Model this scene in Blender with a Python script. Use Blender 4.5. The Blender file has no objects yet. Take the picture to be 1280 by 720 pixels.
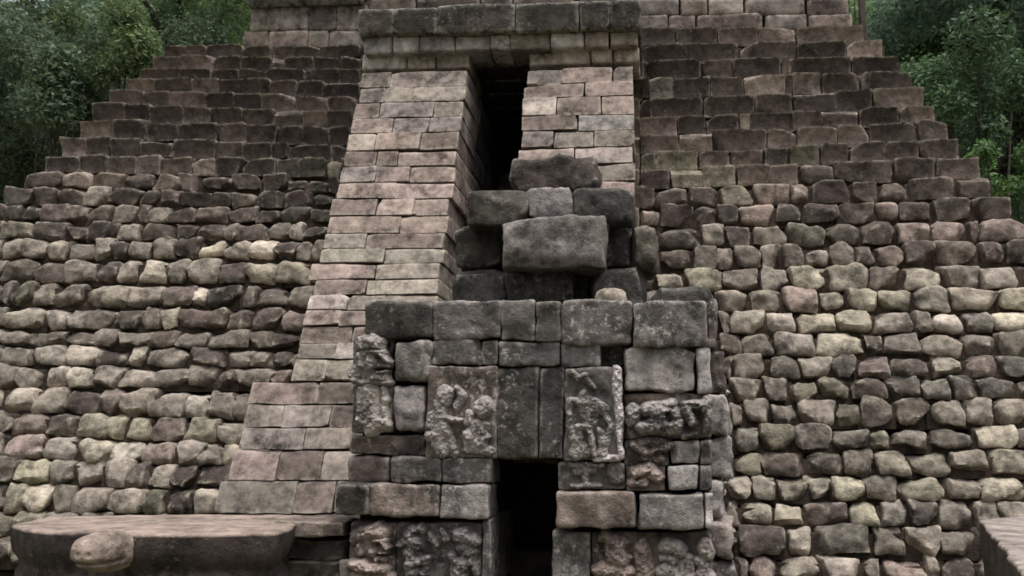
import bpy, math, random
import numpy as np
from mathutils import Matrix, Vector

random.seed(7)
RNG = np.random.default_rng(11)
scene = bpy.context.scene
COL = scene.collection

# ------------------------------------------------------------------ camera
F = 1280.0                      # focal length in photo pixels (photo is 1280 wide)
PCX = 699.0                     # where the optical axis meets the photo (it was cropped off-centre)
YAW, PITCH, EYE = math.radians(4.5), math.radians(8.9), 1.5
cam_d = bpy.data.cameras.new('camera'); cam = bpy.data.objects.new('camera', cam_d); COL.objects.link(cam)
cam.location = (0, 0, EYE)
cam.rotation_euler = (math.pi / 2 + PITCH, 0, YAW)
cam_d.sensor_width = 36; cam_d.lens = 36 * F / 1280
cam_d.shift_x = -(PCX - 640) / 1280
cam_d.clip_end = 500
scene.camera = cam
_cp, _sp, _cy, _sy = math.cos(PITCH), math.sin(PITCH), math.cos(YAW), math.sin(YAW)


def ray(px, py):
    x, u = (px - PCX) / F, (360 - py) / F
    # camera axes: right, up, forward
    fy, fz = _cp - u * _sp, _sp + u * _cp
    return np.array([x * _cy - fy * _sy, x * _sy + fy * _cy, fz])


def on_y(px, py, Y):
    d = ray(px, py); t = Y / d[1]
    return np.array([d[0] * t, Y, EYE + d[2] * t])


def on_z(px, py, Z):
    d = ray(px, py); t = (Z - EYE) / d[2]
    return np.array([d[0] * t, d[1] * t, Z])


def on_slope(px, py, a, b):     # plane  y = a + b*z
    d = ray(px, py)
    t = (a + b * EYE) / (d[1] - b * d[2])
    return np.array([d[0] * t, d[1] * t, EYE + d[2] * t])


FACE = (9.0, 0.46)              # front slope of the pyramid
BAL = (7.70, 0.55)              # front slope of the stair balustrades

# ------------------------------------------------------------------ noise
def _hash(ix, iy, iz, s):
    n = (ix * 374761393 + iy * 668265263 + iz * 2147483647 * 3 + s * 974711) & 0xFFFFFFFF
    n = ((n ^ (n >> 13)) * 1274126177) & 0xFFFFFFFF
    n = ((n ^ (n >> 16)) * 2246822519) & 0xFFFFFFFF
    return ((n ^ (n >> 15)) & 0xFFFF) / 32767.5 - 1.0


def vnoise(p, s=0):
    q = np.floor(p).astype(np.int64); f = p - q
    f = f * f * (3 - 2 * f)
    r = 0
    for dx in (0, 1):
        wx = f[:, 0] if dx else 1 - f[:, 0]
        for dy in (0, 1):
            wy = f[:, 1] if dy else 1 - f[:, 1]
            for dz in (0, 1):
                wz = f[:, 2] if dz else 1 - f[:, 2]
                r = r + wx * wy * wz * _hash(q[:, 0] + dx, q[:, 1] + dy, q[:, 2] + dz, s)
    return r


def fbm(p, s=0, o=3):
    r, a = 0, 1.0
    for k in range(o):
        r = r + a * vnoise(p * 2 ** k, s + 17 * k); a *= 0.5
    return r

# ------------------------------------------------------------------ mesh building
class MB:
    def __init__(self):
        self.v, self.f, self.c, self.n = [], [], [], 0

    def add(self, v, f, col):
        v = np.asarray(v, float)
        self.v.append(v)
        self.f.extend([[i + self.n for i in q] for q in f])
        c = np.ones((len(v), 4)); c[:, :3] = col
        self.c.append(c); self.n += len(v)

    def build(self, name, mat, parent=None, smooth=True, loc=None, sharp=None):
        V = np.concatenate(self.v); C = np.concatenate(self.c)
        off = np.zeros(3)
        if parent is not None: off = np.array(parent.matrix_world.translation) if parent.parent is None else np.array(parent['_o'])
        if loc is not None: off = np.array(loc)
        me = bpy.data.meshes.new(name)
        me.from_pydata((V - off).tolist(), [], self.f)
        at = me.attributes.new('Col', 'FLOAT_COLOR', 'POINT')
        at.data.foreach_set('color', C.ravel().astype(np.float32))
        if smooth: me.polygons.foreach_set('use_smooth', [True] * len(me.polygons))
        if sharp: me.set_sharp_from_angle(angle=math.radians(sharp))
        me.materials.append(mat)
        o = bpy.data.objects.new(name, me); COL.objects.link(o)
        if parent is not None: o.parent = parent
        else: o.location = off
        if loc is not None and parent is None: o.location = loc
        return o


def empty(name, loc, label, cat, group=None):
    o = bpy.data.objects.new(name, None); COL.objects.link(o)
    o.location = loc; o.empty_display_size = 0.2
    o.matrix_world = Matrix.Translation(loc)
    tag(o, label, cat, group)
    return o


def tag(o, label=None, cat=None, group=None, kind=None):
    if label: o['label'] = label
    if cat: o['category'] = cat
    if group: o['group'] = group
    if kind: o['kind'] = kind
    return o


_tpl = {}
def cube_tpl(nx, ny, nz):
    k = (nx, ny, nz)
    if k in _tpl: return _tpl[k]
    idx, V, Fc = {}, [], []
    def vid(i, j, l):
        if (i, j, l) not in idx:
            idx[(i, j, l)] = len(V)
            V.append((2 * i / nx - 1, 2 * j / ny - 1, 2 * l / nz - 1))
        return idx[(i, j, l)]
    for i in range(nx):
        for l in range(nz):
            Fc.append([vid(i, 0, l), vid(i + 1, 0, l), vid(i + 1, 0, l + 1), vid(i, 0, l + 1)])
            Fc.append([vid(i, ny, l), vid(i, ny, l + 1), vid(i + 1, ny, l + 1), vid(i + 1, ny, l)])
    for j in range(ny):
        for l in range(nz):
            Fc.append([vid(0, j, l), vid(0, j, l + 1), vid(0, j + 1, l + 1), vid(0, j + 1, l)])
            Fc.append([vid(nx, j, l), vid(nx, j + 1, l), vid(nx, j + 1, l + 1), vid(nx, j, l + 1)])
    for i in range(nx):
        for j in range(ny):
            Fc.append([vid(i, j, 0), vid(i, j + 1, 0), vid(i + 1, j + 1, 0), vid(i + 1, j, 0)])
            Fc.append([vid(i, j, nz), vid(i + 1, j, nz), vid(i + 1, j + 1, nz), vid(i, j + 1, nz)])
    _tpl[k] = (np.array(V), Fc)
    return _tpl[k]


_seed = [100]
def stone(mb, x0, x1, y0, y1, z0, z1, col, n=5.0, amp=0.012, freq=5.0, facets=0, tilt=0.0, seg=(10, 5, 8), shear=0.0, skew=0.0, fr=(.82, .96), warp=None):
    """one block of stone between the given limits, front face at y0"""
    _seed[0] += 1
    s = _seed[0]
    rs = random.Random(s)
    P, Fc = cube_tpl(*seg)
    # push grid lines towards the edges so corners are crisp
    Q = np.sign(P) * (1 - (1 - np.abs(P)) ** 1.35)
    r = (np.abs(Q) ** n).sum(1) ** (1 / n)
    Q = Q / r[:, None]
    for _ in range(facets):
        d = np.array([rs.uniform(-1, 1), rs.uniform(-1.0, 0.2), rs.uniform(-1, 1)])
        d /= np.linalg.norm(d)
        t = (Q @ d).max() * rs.uniform(*fr)
        over = Q @ d - t
        Q = Q - np.clip(over, 0, None)[:, None] * d * 0.9
    if skew:
        a, b, c = rs.uniform(-skew, skew), rs.uniform(-skew, skew), rs.uniform(-skew, skew)
        Q = Q * np.stack([1 + a * Q[:, 2], np.ones(len(Q)), 1 + b * Q[:, 0] + 0 * Q[:, 1]], 1)
        Q[:, 1] += c * Q[:, 0] * 0.5
    H = np.array([(x1 - x0) / 2, (y1 - y0) / 2, (z1 - z0) / 2])
    Cn = np.array([(x0 + x1) / 2, (y0 + y1) / 2, (z0 + z1) / 2])
    V = Q * H
    if warp is not None: V = warp(V, Q, H)
    if tilt:
        a = rs.uniform(-tilt, tilt); ca, sa = math.cos(a), math.sin(a)
        V = np.stack([V[:, 0] * ca - V[:, 2] * sa, V[:, 1], V[:, 0] * sa + V[:, 2] * ca], 1)
        a = rs.uniform(-tilt, tilt) * 1.5; ca, sa = math.cos(a), math.sin(a)
        V = np.stack([V[:, 0] * ca - V[:, 1] * sa, V[:, 0] * sa + V[:, 1] * ca, V[:, 2]], 1)
    W = V + Cn
    if amp:
        N = Q / np.linalg.norm(Q, axis=1)[:, None]
        d = fbm(W * freq, s, 3)
        W = W + N * (d * amp)[:, None]
        W = W + np.stack([vnoise(W * freq * .6 + 9, s + 3), vnoise(W * freq * .6 + 31, s + 5), vnoise(W * freq * .6 + 57, s + 7)], 1) * amp * 0.8
    if shear: W[:, 1] += shear * (W[:, 2] - Cn[2])
    mb.add(W, Fc, col)


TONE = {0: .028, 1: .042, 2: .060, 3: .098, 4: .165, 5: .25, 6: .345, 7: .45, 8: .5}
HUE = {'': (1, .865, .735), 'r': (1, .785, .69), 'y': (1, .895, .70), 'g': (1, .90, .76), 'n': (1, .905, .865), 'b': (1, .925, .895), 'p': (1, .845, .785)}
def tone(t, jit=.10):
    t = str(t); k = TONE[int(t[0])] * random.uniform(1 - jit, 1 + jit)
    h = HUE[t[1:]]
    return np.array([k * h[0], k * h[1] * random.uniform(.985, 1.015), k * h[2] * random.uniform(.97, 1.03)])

# ------------------------------------------------------------------ materials
def nt(name):
    m = bpy.data.materials.new(name); m.use_nodes = True
    t = m.node_tree; t.nodes.clear()
    out = t.nodes.new('ShaderNodeOutputMaterial'); b = t.nodes.new('ShaderNodeBsdfPrincipled')
    t.links.new(b.outputs[0], out.inputs[0])
    return m, t, b


def mathn(t, op, a, b=None, c=None):
    n = t.nodes.new('ShaderNodeMath'); n.operation = op
    for i, v in enumerate((a, b, c)):
        if v is None: continue
        if isinstance(v, (int, float)): n.inputs[i].default_value = v
        else: t.links.new(v, n.inputs[i])
    return n.outputs[0]


def noise(t, co, scale, detail=4, rough=.55, dist=0.0):
    n = t.nodes.new('ShaderNodeTexNoise'); n.inputs['Scale'].default_value = scale
    n.inputs['Detail'].default_value = detail; n.inputs['Roughness'].default_value = rough
    n.inputs['Distortion'].default_value = dist
    t.links.new(co, n.inputs['Vector'])
    return n.outputs['Fac']


def ramp(t, fac, a, b, va=0.0, vb=1.0):
    n = t.nodes.new('ShaderNodeMapRange'); n.interpolation_type = 'SMOOTHSTEP'
    n.inputs[1].default_value = a; n.inputs[2].default_value = b
    n.inputs[3].default_value = va; n.inputs[4].default_value = vb
    t.links.new(fac, n.inputs[0])
    return n.outputs[0]


def mix(t, fac, a, b, mode='MIX'):
    n = t.nodes.new('ShaderNodeMix'); n.data_type = 'RGBA'; n.blend_type = mode
    if isinstance(fac, (int, float)): n.inputs[0].default_value = fac
    else: t.links.new(fac, n.inputs[0])
    for i, v in ((6, a), (7, b)):
        if isinstance(v, tuple): n.inputs[i].default_value = (*v, 1)
        else: t.links.new(v, n.inputs[i])
    return n.outputs[2]


def stone_mat(name, lichen=.35, lichen_col=(.42, .38, .31), stain=.5, stain_col=(.044, .034, .029), moss=.2, moss_col=(.085, .085, .045), bump=.5, fine=1.0, con=1.0, wear_light=.45, streak=.5, lich0=.56):
    m, t, b = nt(name)
    geo = t.nodes.new('ShaderNodeNewGeometry'); co = geo.outputs['Position']
    at = t.nodes.new('ShaderNodeAttribute'); at.attribute_name = 'Col'
    c = at.outputs['Color']
    n1, n2, n3 = noise(t, co, 3.1, 5, .6), noise(t, co, 14, 5, .65), noise(t, co, 60, 3, .6)
    val = mathn(t, 'ADD', ramp(t, n1, .25, .75, 1 - .40 * con, 1 + .32 * con), ramp(t, n2, .25, .75, -.38, .38))
    val = mathn(t, 'ADD', val, ramp(t, n3, .3, .7, -.09, .09))
    val = mathn(t, 'ADD', val, ramp(t, noise(t, co, 6.5, 3, .5), .3, .7, -.2, .2))
    vm = t.nodes.new('ShaderNodeVectorMath'); vm.operation = 'SCALE'
    t.links.new(c, vm.inputs[0]); t.links.new(val, vm.inputs['Scale'])
    c = vm.outputs[0]
    wr = mathn(t, 'MULTIPLY', ramp(t, geo.outputs['Pointiness'], .515, .58), ramp(t, n2, .35, .6))
    c = mix(t, mathn(t, 'MULTIPLY', wr, wear_light), c, lichen_col)          # worn, paler arrises, with light caught on the edges painted in
    st = mathn(t, 'MULTIPLY', ramp(t, noise(t, co, 5.3, 6, .65, .4), .52, .68), stain)
    c = mix(t, st, c, stain_col)
    mp = t.nodes.new('ShaderNodeMapping'); mp.inputs['Scale'].default_value = (1, 1, .16); t.links.new(co, mp.inputs[0])
    sk = mathn(t, 'MULTIPLY', ramp(t, noise(t, mp.outputs[0], 4.5, 5, .65), .55, .70), ramp(t, noise(t, co, 1.1, 3, .5), .42, .6))
    c = mix(t, mathn(t, 'MULTIPLY', sk, streak), c, stain_col)        # rain streaks running over several blocks
    ms = mathn(t, 'MULTIPLY', ramp(t, noise(t, co, 1.7, 5, .6), .52, .68), ramp(t, noise(t, co, 22, 4, .6), .42, .62))
    c = mix(t, mathn(t, 'MULTIPLY', ms, moss), c, moss_col)
    lc = mathn(t, 'MULTIPLY', ramp(t, noise(t, co, 19, 6, .72), lich0, lich0 + .14), ramp(t, noise(t, co, 2.3, 3, .5), .40, .60))
    c = mix(t, mathn(t, 'MULTIPLY', lc, lichen), c, lichen_col)
    t.links.new(c, b.inputs['Base Color'])
    b.inputs['Roughness'].default_value = .92
    b.inputs['Specular IOR Level'].default_value = .25
    h = mathn(t, 'ADD', mathn(t, 'MULTIPLY', n2, .9), mathn(t, 'MULTIPLY', n3, .16 * fine))
    vo = t.nodes.new('ShaderNodeTexVoronoi'); vo.inputs['Scale'].default_value = 38; t.links.new(co, vo.inputs['Vector'])
    pit = ramp(t, vo.outputs['Distance'], .05, .35)
    h = mathn(t, 'ADD', h, mathn(t, 'MULTIPLY', pit, .10 * fine))
    bp = t.nodes.new('ShaderNodeBump'); bp.inputs['Strength'].default_value = bump; bp.inputs['Distance'].default_value = .05
    t.links.new(h, bp.inputs['Height']); t.links.new(bp.outputs[0], b.inputs['Normal'])
    return m


M_RUBBLE = stone_mat('rubble_stone', .38, stain=.62, moss=.16, wear_light=.75)
M_BRICK = stone_mat('dressed_stone', .30, (.48, .42, .36), stain=.4, moss=.08, bump=.3, con=1.25)
M_GATE = stone_mat('andesite', .75, (.46, .42, .395), stain=.75, stain_col=(.032, .028, .028), moss=.06, bump=.5, con=1.4, wear_light=.6, lich0=.515)
M_DARK = stone_mat('dark_lichen_stone', .45, (.30, .29, .25), stain=.7, stain_col=(.018, .018, .018), moss=.2, bump=.5, con=1.3, wear_light=.8, lich0=.53)
M_ALTAR = stone_mat('reddish_slab_stone', .3, (.46, .39, .36), stain=.4, moss=0, bump=.5, streak=.3)
M_CORE = stone_mat('packed_earth', 0, stain=.4, moss=.0, bump=.6, wear_light=0)


def leaf_mat(name):
    m, t, b = nt(name)
    at = t.nodes.new('ShaderNodeAttribute'); at.attribute_name = 'Col'
    t.links.new(at.outputs['Color'], b.inputs['Base Color'])
    b.inputs['Roughness'].default_value = .55; b.inputs['Specular IOR Level'].default_value = .35
    tr = t.nodes.new('ShaderNodeBsdfTranslucent'); t.links.new(at.outputs['Color'], tr.inputs[0])
    ms = t.nodes.new('ShaderNodeMixShader'); ms.inputs[0].default_value = .4
    t.links.new(b.outputs[0], ms.inputs[1]); t.links.new(tr.outputs[0], ms.inputs[2])
    t.links.new(ms.outputs[0], t.nodes['Material Output'].inputs[0])
    return m


M_LEAF = leaf_mat('leaf')


def bark_mat():
    m, t, b = nt('bark')
    geo = t.nodes.new('ShaderNodeNewGeometry')
    mp = t.nodes.new('ShaderNodeMapping'); mp.inputs['Scale'].default_value = (1, 1, .25)
    t.links.new(geo.outputs['Position'], mp.inputs[0])
    n = noise(t, mp.outputs[0], 14, 6, .7)
    t.links.new(mix(t, ramp(t, n, .3, .7), (.022, .018, .014), (.075, .062, .048)), b.inputs['Base Color'])
    bp = t.nodes.new('ShaderNodeBump'); bp.inputs['Strength'].default_value = .7; bp.inputs['Distance'].default_value = .05
    t.links.new(n, bp.inputs['Height']); t.links.new(bp.outputs[0], b.inputs['Normal'])
    b.inputs['Roughness'].default_value = .9
    return m


M_BARK = bark_mat()


def ground_mat(name, a, b_, c_):
    m, t, b = nt(name)
    geo = t.nodes.new('ShaderNodeNewGeometry'); co = geo.outputs['Position']
    n1, n2 = noise(t, co, .8, 5, .6), noise(t, co, 25, 5, .7)
    c = mix(t, ramp(t, n1, .35, .65), a, b_)
    c = mix(t, ramp(t, n2, .4, .7), c, c_)
    t.links.new(c, b.inputs['Base Color']); b.inputs['Roughness'].default_value = .95
    bp = t.nodes.new('ShaderNodeBump'); bp.inputs['Strength'].default_value = .8; bp.inputs['Distance'].default_value = .05
    t.links.new(n2, bp.inputs['Height']); t.links.new(bp.outputs[0], b.inputs['Normal'])
    return m

# ------------------------------------------------------------------ the pyramid's stone courses, read from the photograph
# (x origin, y origin of the enlarged view, scale) ; row: top y at left/right end, bottom y at left/right end, then stones "x:tone", last number = end
VA, VD, VF = (0, 0), (0, 230), (0, 450)
VC, VE, VG = (800, 0), (800, 230), (800, 450)
LEFT = [
    (VA, 155, 158, 188, 192, '550:3r 620:3r 690:3r 810:3r 900:3r 980:3r 1065:3r 1125:2r 1200'),
    (VA, 190, 195, 232, 236, '510:3 608:4r 712:2 800:2 905:3 950:2r 1045:2 1140:1 1200'),
    (VA, 230, 235, 265, 276, '465:3r 600:2r 700:2r 795:3r 890:2r 1015:2 1130:2 1200'),
    (VA, 262, 275, 305, 322, '425:4 515:3r 640:4r 725:2 900:3r 985:2 1080:1 1198'),
    (VA, 303, 325, 350, 378, '365:3r 480:3r 565:4r 688:1 780:1 870:3r 985:3 1095:3r 1190'),
    (VA, 347, 378, 398, 428, '310:2r 415:2r 500:2r 612:3r 700:2 808:3 915:2r 1012:4 1090:2 1180'),
    (VA, 397, 430, 457, 483, '265:4 380:2r 490:2r 595:2r 720:3r 820:2r 920:2r 1010:2r 1100:2 1165'),
    (VA, 457, 485, 517, 536, '205:4r 290:3r 370:2r 470:2r 575:2r 715:3r 810:2r 905:2r 960:2 1110:2 1150'),
    (VA, 517, 533, 568, 590, '155:2r 265:2r 355:3r 450:3r 530:3r 640:5 718:2r 810:2r 920:2g 1000:2g 1085:5y 1140'),
    (VA, 567, 590, 622, 640, '80:3 200:5r 305:4 410:3 510:4 590:4r 665:2r 770:3r 870:2r 950:2r 1020:2g 1095:2 1130'),
    (VA, 622, 640, 680, 690, '10:3 105:3r 190:3r 275:6 355:2r 460:2r 525:3r 595:2r 700:2r 770:4 850:2 945:2r 1040:2 1118'),
    (VD, 64, 76, 122, 128, '-130:2 -60:3r 0:2 60:2 130:3r 215:4r 285:3r 370:5 455:3r 490:5 560:2r 650:4r 755:3r 855:3r 930:2 1035:2 1108'),
    (VD, 122, 130, 184, 184, '-190:3 -100:3r 0:4y 105:3 210:2r 290:1r 390:5 470:2r 580:2r 650:3r 735:4 790:3r 895:4 965:6 1010:2 1090'),
    (VD, 180, 184, 247, 250, '-240:3 -150:4 -70:4 0:5 75:5 150:6 215:3 230:4 310:6 370:2r 430:4 505:4 575:2r 660:7y 750:6 825:7 910:3r 985:5 1035:5 1078'),
    (VD, 248, 258, 326, 332, '-260:4 -170:3 -90:4 0:3 110:3r 215:5 315:3r 390:6 460:6 545:4 615:5 720:3r 815:6y 920:5y 1030:5 1060'),
    (VD, 325, 342, 404, 412, '-290:4 -180:5 -90:3 0:3 35:3y 100:5 180:4 265:5 425:5 535:3r 640:7 685:1g 805:4 855:3 950:4 1042'),
    (VD, 406, 414, 480, 488, '-320:4 -210:5 -100:4 0:5 130:6 220:4 370:2g 465:4 525:6y 590:3r 750:3r 830:3r 935:4r 1022'),
    (VD, 482, 488, 540, 548, '-340:3 -230:4 -110:5 0:4 85:4 200:3r 315:4 385:4 495:3r 585:4 690:4 820:3 910:2r 1002'),
    (VD, 540, 548, 605, 612, '-360:4 -240:5 -120:4 0:4 100:5 220:6 325:2r 420:7 485:4 620:3r 745:4 830:4 910:3 985'),
    (VD, 604, 612, 680, 676, '-390:5 -280:4 -160:5 -60:4 40:5 135:6 215:7 310:5 395:5 510:4 620:4 720:3r 775:4 900:4r 980'),
    (VF, 88, 112, 176, 200, '-400:4 -300:5 -200:4 -90:5 10:6 110:5 215:2r 330:4r 400:5 500:5 605:6 690:5 775:4 845'),
    (VF, 172, 205, 252, 278, '-430:4 -310:4 -200:5 -90:4 30:4r 145:3 245:5y 345:5y 410:6y 495:4r 605:5y 725:5 822'),
    (VF, 248, 282, 338, 358, '-440:4 -330:5 -210:3 -90:5 15:5r 130:5g 245:6y 365:6g 470:5r 580:5 665:5 735:5y 805'),
    (VF, 325, 352, 418, 436, '-460:4 -330:5 -200:4 -80:3 40:6y 145:4g 230:6 340:5 420:3 490:6 570:2r 640:2r 775'),
    (VF, 412, 438, 512, 520, '-480:5 -350:4 -230:5 -110:4 5:5y 70:7y 165:4y 235:5 355:6 470:3y 540:2r 640:6 730'),
    (VF, 505, 520, 595, 605, '-500:4 -360:5 -220:4 -100:4 20:4y 130:4 240:5 350:4 470:5 600:4 760'),
    (VF, 592, 605, 690, 695, '-520:4 -380:5 -240:4 -110:4 20:4y 140:4 260:5 380:4 500:5 640:4 760'),
]
RIGHT = [
    (VC, 98, 95, 152, 142, '-40:3r 120:3r 260:4r 395:4r 520:4r 750'),
    (VC, 153, 140, 207, 192, '-60:2 15:2 145:2r 330:3 520:2r 690:6 812'),
    (VC, 208, 190, 267, 243, '-70:3 15:2 205:4r 310:2r 470:4 495:2r 705:2 862'),
    (VC, 265, 241, 332, 302, '-80:2 10:2 30:4g 110:2 235:3r 345:5 485:3 510:5r 605:2 735:5 760:2 907'),
    (VC, 338, 293, 396, 356, '-90:3 0:2 35:2 210:2r 385:3r 510:2r 655:2r 775:4r 946'),
    (VC, 398, 353, 452, 406, '-100:3 0:4r 125:2r 222:2r 330:5y 365:2 510:3r 605:3r 730:2r 865:5r 986'),
    (VC, 455, 402, 512, 468, '-100:4 0:4 130:4 240:3 425:4r 525:4r 660:4r 765:2r 930:3r 1028'),
    (VC, 515, 463, 570, 530, '-100:4 0:4y 55:5y 195:4 302:4 412:3 502:4y 600:3r 695:3r 820:3r 935:3r 1068'),
    (VC, 568, 520, 627, 592, '-110:4 0:3 100:5y 210:5y 320:4 430:4r 530:3r 650:3r 845:3r 985:3r 1135'),
    (VC, 626, 585, 690, 655, '-120:4 -30:3 40:4 160:4r 265:5y 380:6r 500:5 570:2r 705:3 795:3r 900:3r 1050:3 1172'),
    (VE, 76, 42, 140, 112, '-140:4 -40:4 0:6r 65:3r 180:3r 260:3 325:5r 450:3 540:2r 670:3r 785:5r 870:3r 980:3r 1110:2r 1237'),
    (VE, 143, 110, 214, 188, '-140:4 -60:3 60:3 205:5 280:3r 370:4 492:4g 620:3 740:3r 860:5r 970:5r 1095:3r 1130:4r 1300'),
    (VE, 213, 183, 283, 262, '-140:4 -40:4 60:3r 180:4 255:5r 315:4 405:5 475:4 550:5 635:4 720:3r 790:4r 885:3r 990:4r 1125:3r 1225:2r 1360'),
    (VE, 283, 262, 352, 345, '-140:4 -40:5 50:5 145:5y 280:4 395:5g 500:6y 630:5y 770:4r 880:6 1000:4 1130:5 1265:4 1400'),
    (VE, 348, 342, 428, 420, '-140:4 -20:4 120:5 250:5 365:4 475:5r 595:5y 700:5y 800:5y 915:5 1040:5 1205:6y 1330:4 1450'),
    (VE, 426, 418, 500, 492, '-140:4 -20:4 130:5 265:4 300:6 425:6 525:6y 655:6y 780:5 910:4 985:7 1080:4g 1185:7y 1330:5 1470'),
    (VE, 496, 492, 574, 575, '-140:4 0:4 130:5 265:3r 345:4 445:5 590:6y 745:3r 815:4 940:5 1080:4 1190:4 1310:5 1500'),
    (VE, 572, 568, 652, 645, '-140:4 0:4 130:5 265:3r 315:4 430:3 535:5 645:3 730:4r 840:3r 960:6 1085:4r 1200:3g 1330:4 1530'),
    (VG, 62, 50, 138, 132, '-140:4 0:4 150:5 300:5 410:4 500:4y 600:4y 705:3r 830:3 945:4g 1045:3 1135:3g 1260:3 1400:4 1560'),
    (VG, 136, 128, 218, 216, '-140:4 0:4 150:5 300:4 345:4 440:4 520:5 650:4y 745:4 850:3r 975:5 1090:5 1180:5 1300:4 1440:5 1580'),
    (VG, 218, 222, 302, 298, '-140:4 0:4 150:5 305:4g 395:4y 520:5 640:4 770:5y 845:4 970:3 1125:6y 1265:4 1400:5 1600'),
    (VG, 300, 303, 388, 385, '-140:4 0:4 150:5 310:4y 410:3r 560:3 680:4 785:5y 900:4y 1045:4 1175:5y 1310:4 1450:5 1620'),
    (VG, 385, 392, 470, 474, '-140:4 0:4 150:5 295:5 375:5 455:4 555:5y 650:6y 750:4 860:5y 1020:5 1145:6y 1300:5 1450:4 1640'),
    (VG, 466, 480, 560, 562, '-140:4 0:4 150:5 285:4 335:6y 440:6y 550:4r 700:6y 805:4g 900:3 1000:4 1110:5 1200:5 1340:4 1480:5 1660'),
    (VG, 555, 566, 652, 658, '-140:4 0:4 150:5 330:3r 490:6 585:3g 775:4 885:5 1010:4 1130:4 1260:5 1400:4 1680'),
    (VG, 642, 664, 742, 750, '-140:4 0:4 150:5 320:3 360:5r 470:5 600:6 750:4 815:5r 960:5 1010:2r 1130:5 1240:4 1380:5 1540:4 1700'),
    (VG, 735, 748, 840, 850, '-140:4 0:4 150:5 300:4 430:5 560:4 700:5 830:4 960:5 1100:4 1240:5 1380:4 1540:4 1720'),
]
pyr = empty('step_pyramid', (-1.6, 14, 0), 'tall stepped pyramid of rough brown stone courses rising either side of the narrow stair', 'pyramid')


LEAN = [1.0]
def lean(V, Q, H):
    # rough stones bulge low and slope back towards the top, which is worn round
    W = V.copy()
    f = np.clip(-Q[:, 1], 0, 1) * LEAN[0]
    W[:, 1] += f * (.045 * np.clip(Q[:, 2], -1, 1) + .05 * np.clip(Q[:, 2] - .25, 0, 1) ** 2)
    W[:, 1] += f * .05 * np.clip(-Q[:, 2] - .35, 0, 1)
    return W


cores = MB()
def course(row, k, nrows):
    (ox, oy), tl, tr, bl, br, txt = row
    toks = txt.split(); xs = [float(q.split(':')[0]) for q in toks]; tn = [q.split(':')[1] for q in toks[:-1]]
    if ox == 0:
        e = xs[-1]; xs += [e + 95, e + 200, e + 310]; tn += ['3', '3r', '3']
    xvis = xs[-1] - (310 if ox == 0 else 0)
    X = lambda x: ox + x * 480 / 1280
    Yp = lambda y: oy + y * 480 / 1280
    xa, xb = max(xs[0], 0), min(xvis, 1280)
    LEAN[0] = -.75 + 1.6 * min(1, max(0, (k - 6) / 9))
    round_ = min(1, max(0, (k - 5) / 9))      # the lower courses are rounder fieldstones
    mb = MB(); ext = []
    for i, t in enumerate(tn):
        w = xs[i + 1] - xs[i]
        m = (xs[i] + xs[i + 1]) / 2
        fr = min(1, max(0, (m - xa) / (xb - xa)))
        yt, yb = Yp(tl + (tr - tl) * fr), Yp(bl + (br - bl) * fr)
        P = on_slope(X(m), (yt + yb) / 2, *FACE); Y = P[1] + random.uniform(-.03, .03)
        g = .8 if round_ < .4 else 1.4
        a, b = on_y(X(xs[i]) , yt, Y), on_y(X(xs[i + 1]), yb, Y)
        zt, zb = a[2] + random.uniform(-.014, .014) * (.6 + 1.6 * round_) - (.010 * round_), b[2] - .02 + .022 * round_
        n = 28 - 19.5 * round_ + random.uniform(-1, 3)
        if round_ > .3 and random.random() < .25: n = random.uniform(4, 5.5)
        stone(mb, a[0] + .003 * round_, b[0] - .003 * round_, Y, Y + .40, zb, zt, tone(t[0] + 'r' if k < 10 and t[1:] in ('', 'r') else t), n=n, amp=.013 + .011 * round_, freq=4.5 + 4 * round_,
              fr=(.72, .94), facets=(1 if round_ < .4 else 5), tilt=.012 + .045 * round_, skew=.015 + .135 * round_, seg=(11, 5, 9) if round_ < .4 else (14, 6, 11), warp=lean)
        stone(cores, a[0] - .04, b[0] + .04, Y + .085, Y + .45, zb - .04, zt - .035 - .02 * round_, np.array([.058, .043, .033]), n=60, amp=.012, freq=7, seg=(5, 2, 4))
        ext.append((a[0], b[0], Y, zb, zt))
    return mb, ext


side = {}
for rows, sgn in ((LEFT, -1), (RIGHT, 1)):
    for k, row in enumerate(rows):
        mb, ext = course(row, k, len(rows))
        x0, x1 = ext[0][0], ext[-1][1]
        Y = sum(e[2] for e in ext) / len(ext); z0 = min(e[3] for e in ext); z1 = max(e[4] for e in ext)
        # flank stones turning the corner towards the back
        xc = x0 if sgn < 0 else x1
        zt = ext[0][4] if sgn < 0 else ext[-1][4]; zb = ext[0][3] if sgn < 0 else ext[-1][3]
        yy = Y + .36
        while yy < 19.0:
            L = random.uniform(.5, .9)
            if sgn < 0: stone(mb, xc + .02, xc + .38, yy, yy + L, zb, zt, tone(random.choice(['3r', '4', '3', '2r'])), n=5, amp=.02, seg=(4, 5, 4))
            else: stone(mb, xc - .38, xc - .02, yy, yy + L, zb, zt, tone(random.choice(['3r', '4', '3', '2r'])), n=5, amp=.02, seg=(4, 5, 4))
            yy += L + .01
        mb.build('stone_course', M_RUBBLE, pyr, sharp=38)
        side.setdefault(k, []).append((x0 if sgn < 0 else x1, Y, (z0 + z1) / 2, z1 - .05))
PASS_L, PASS_R = -1.86, -1.22      # the stair passage through the pyramid
Ztop = None
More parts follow.
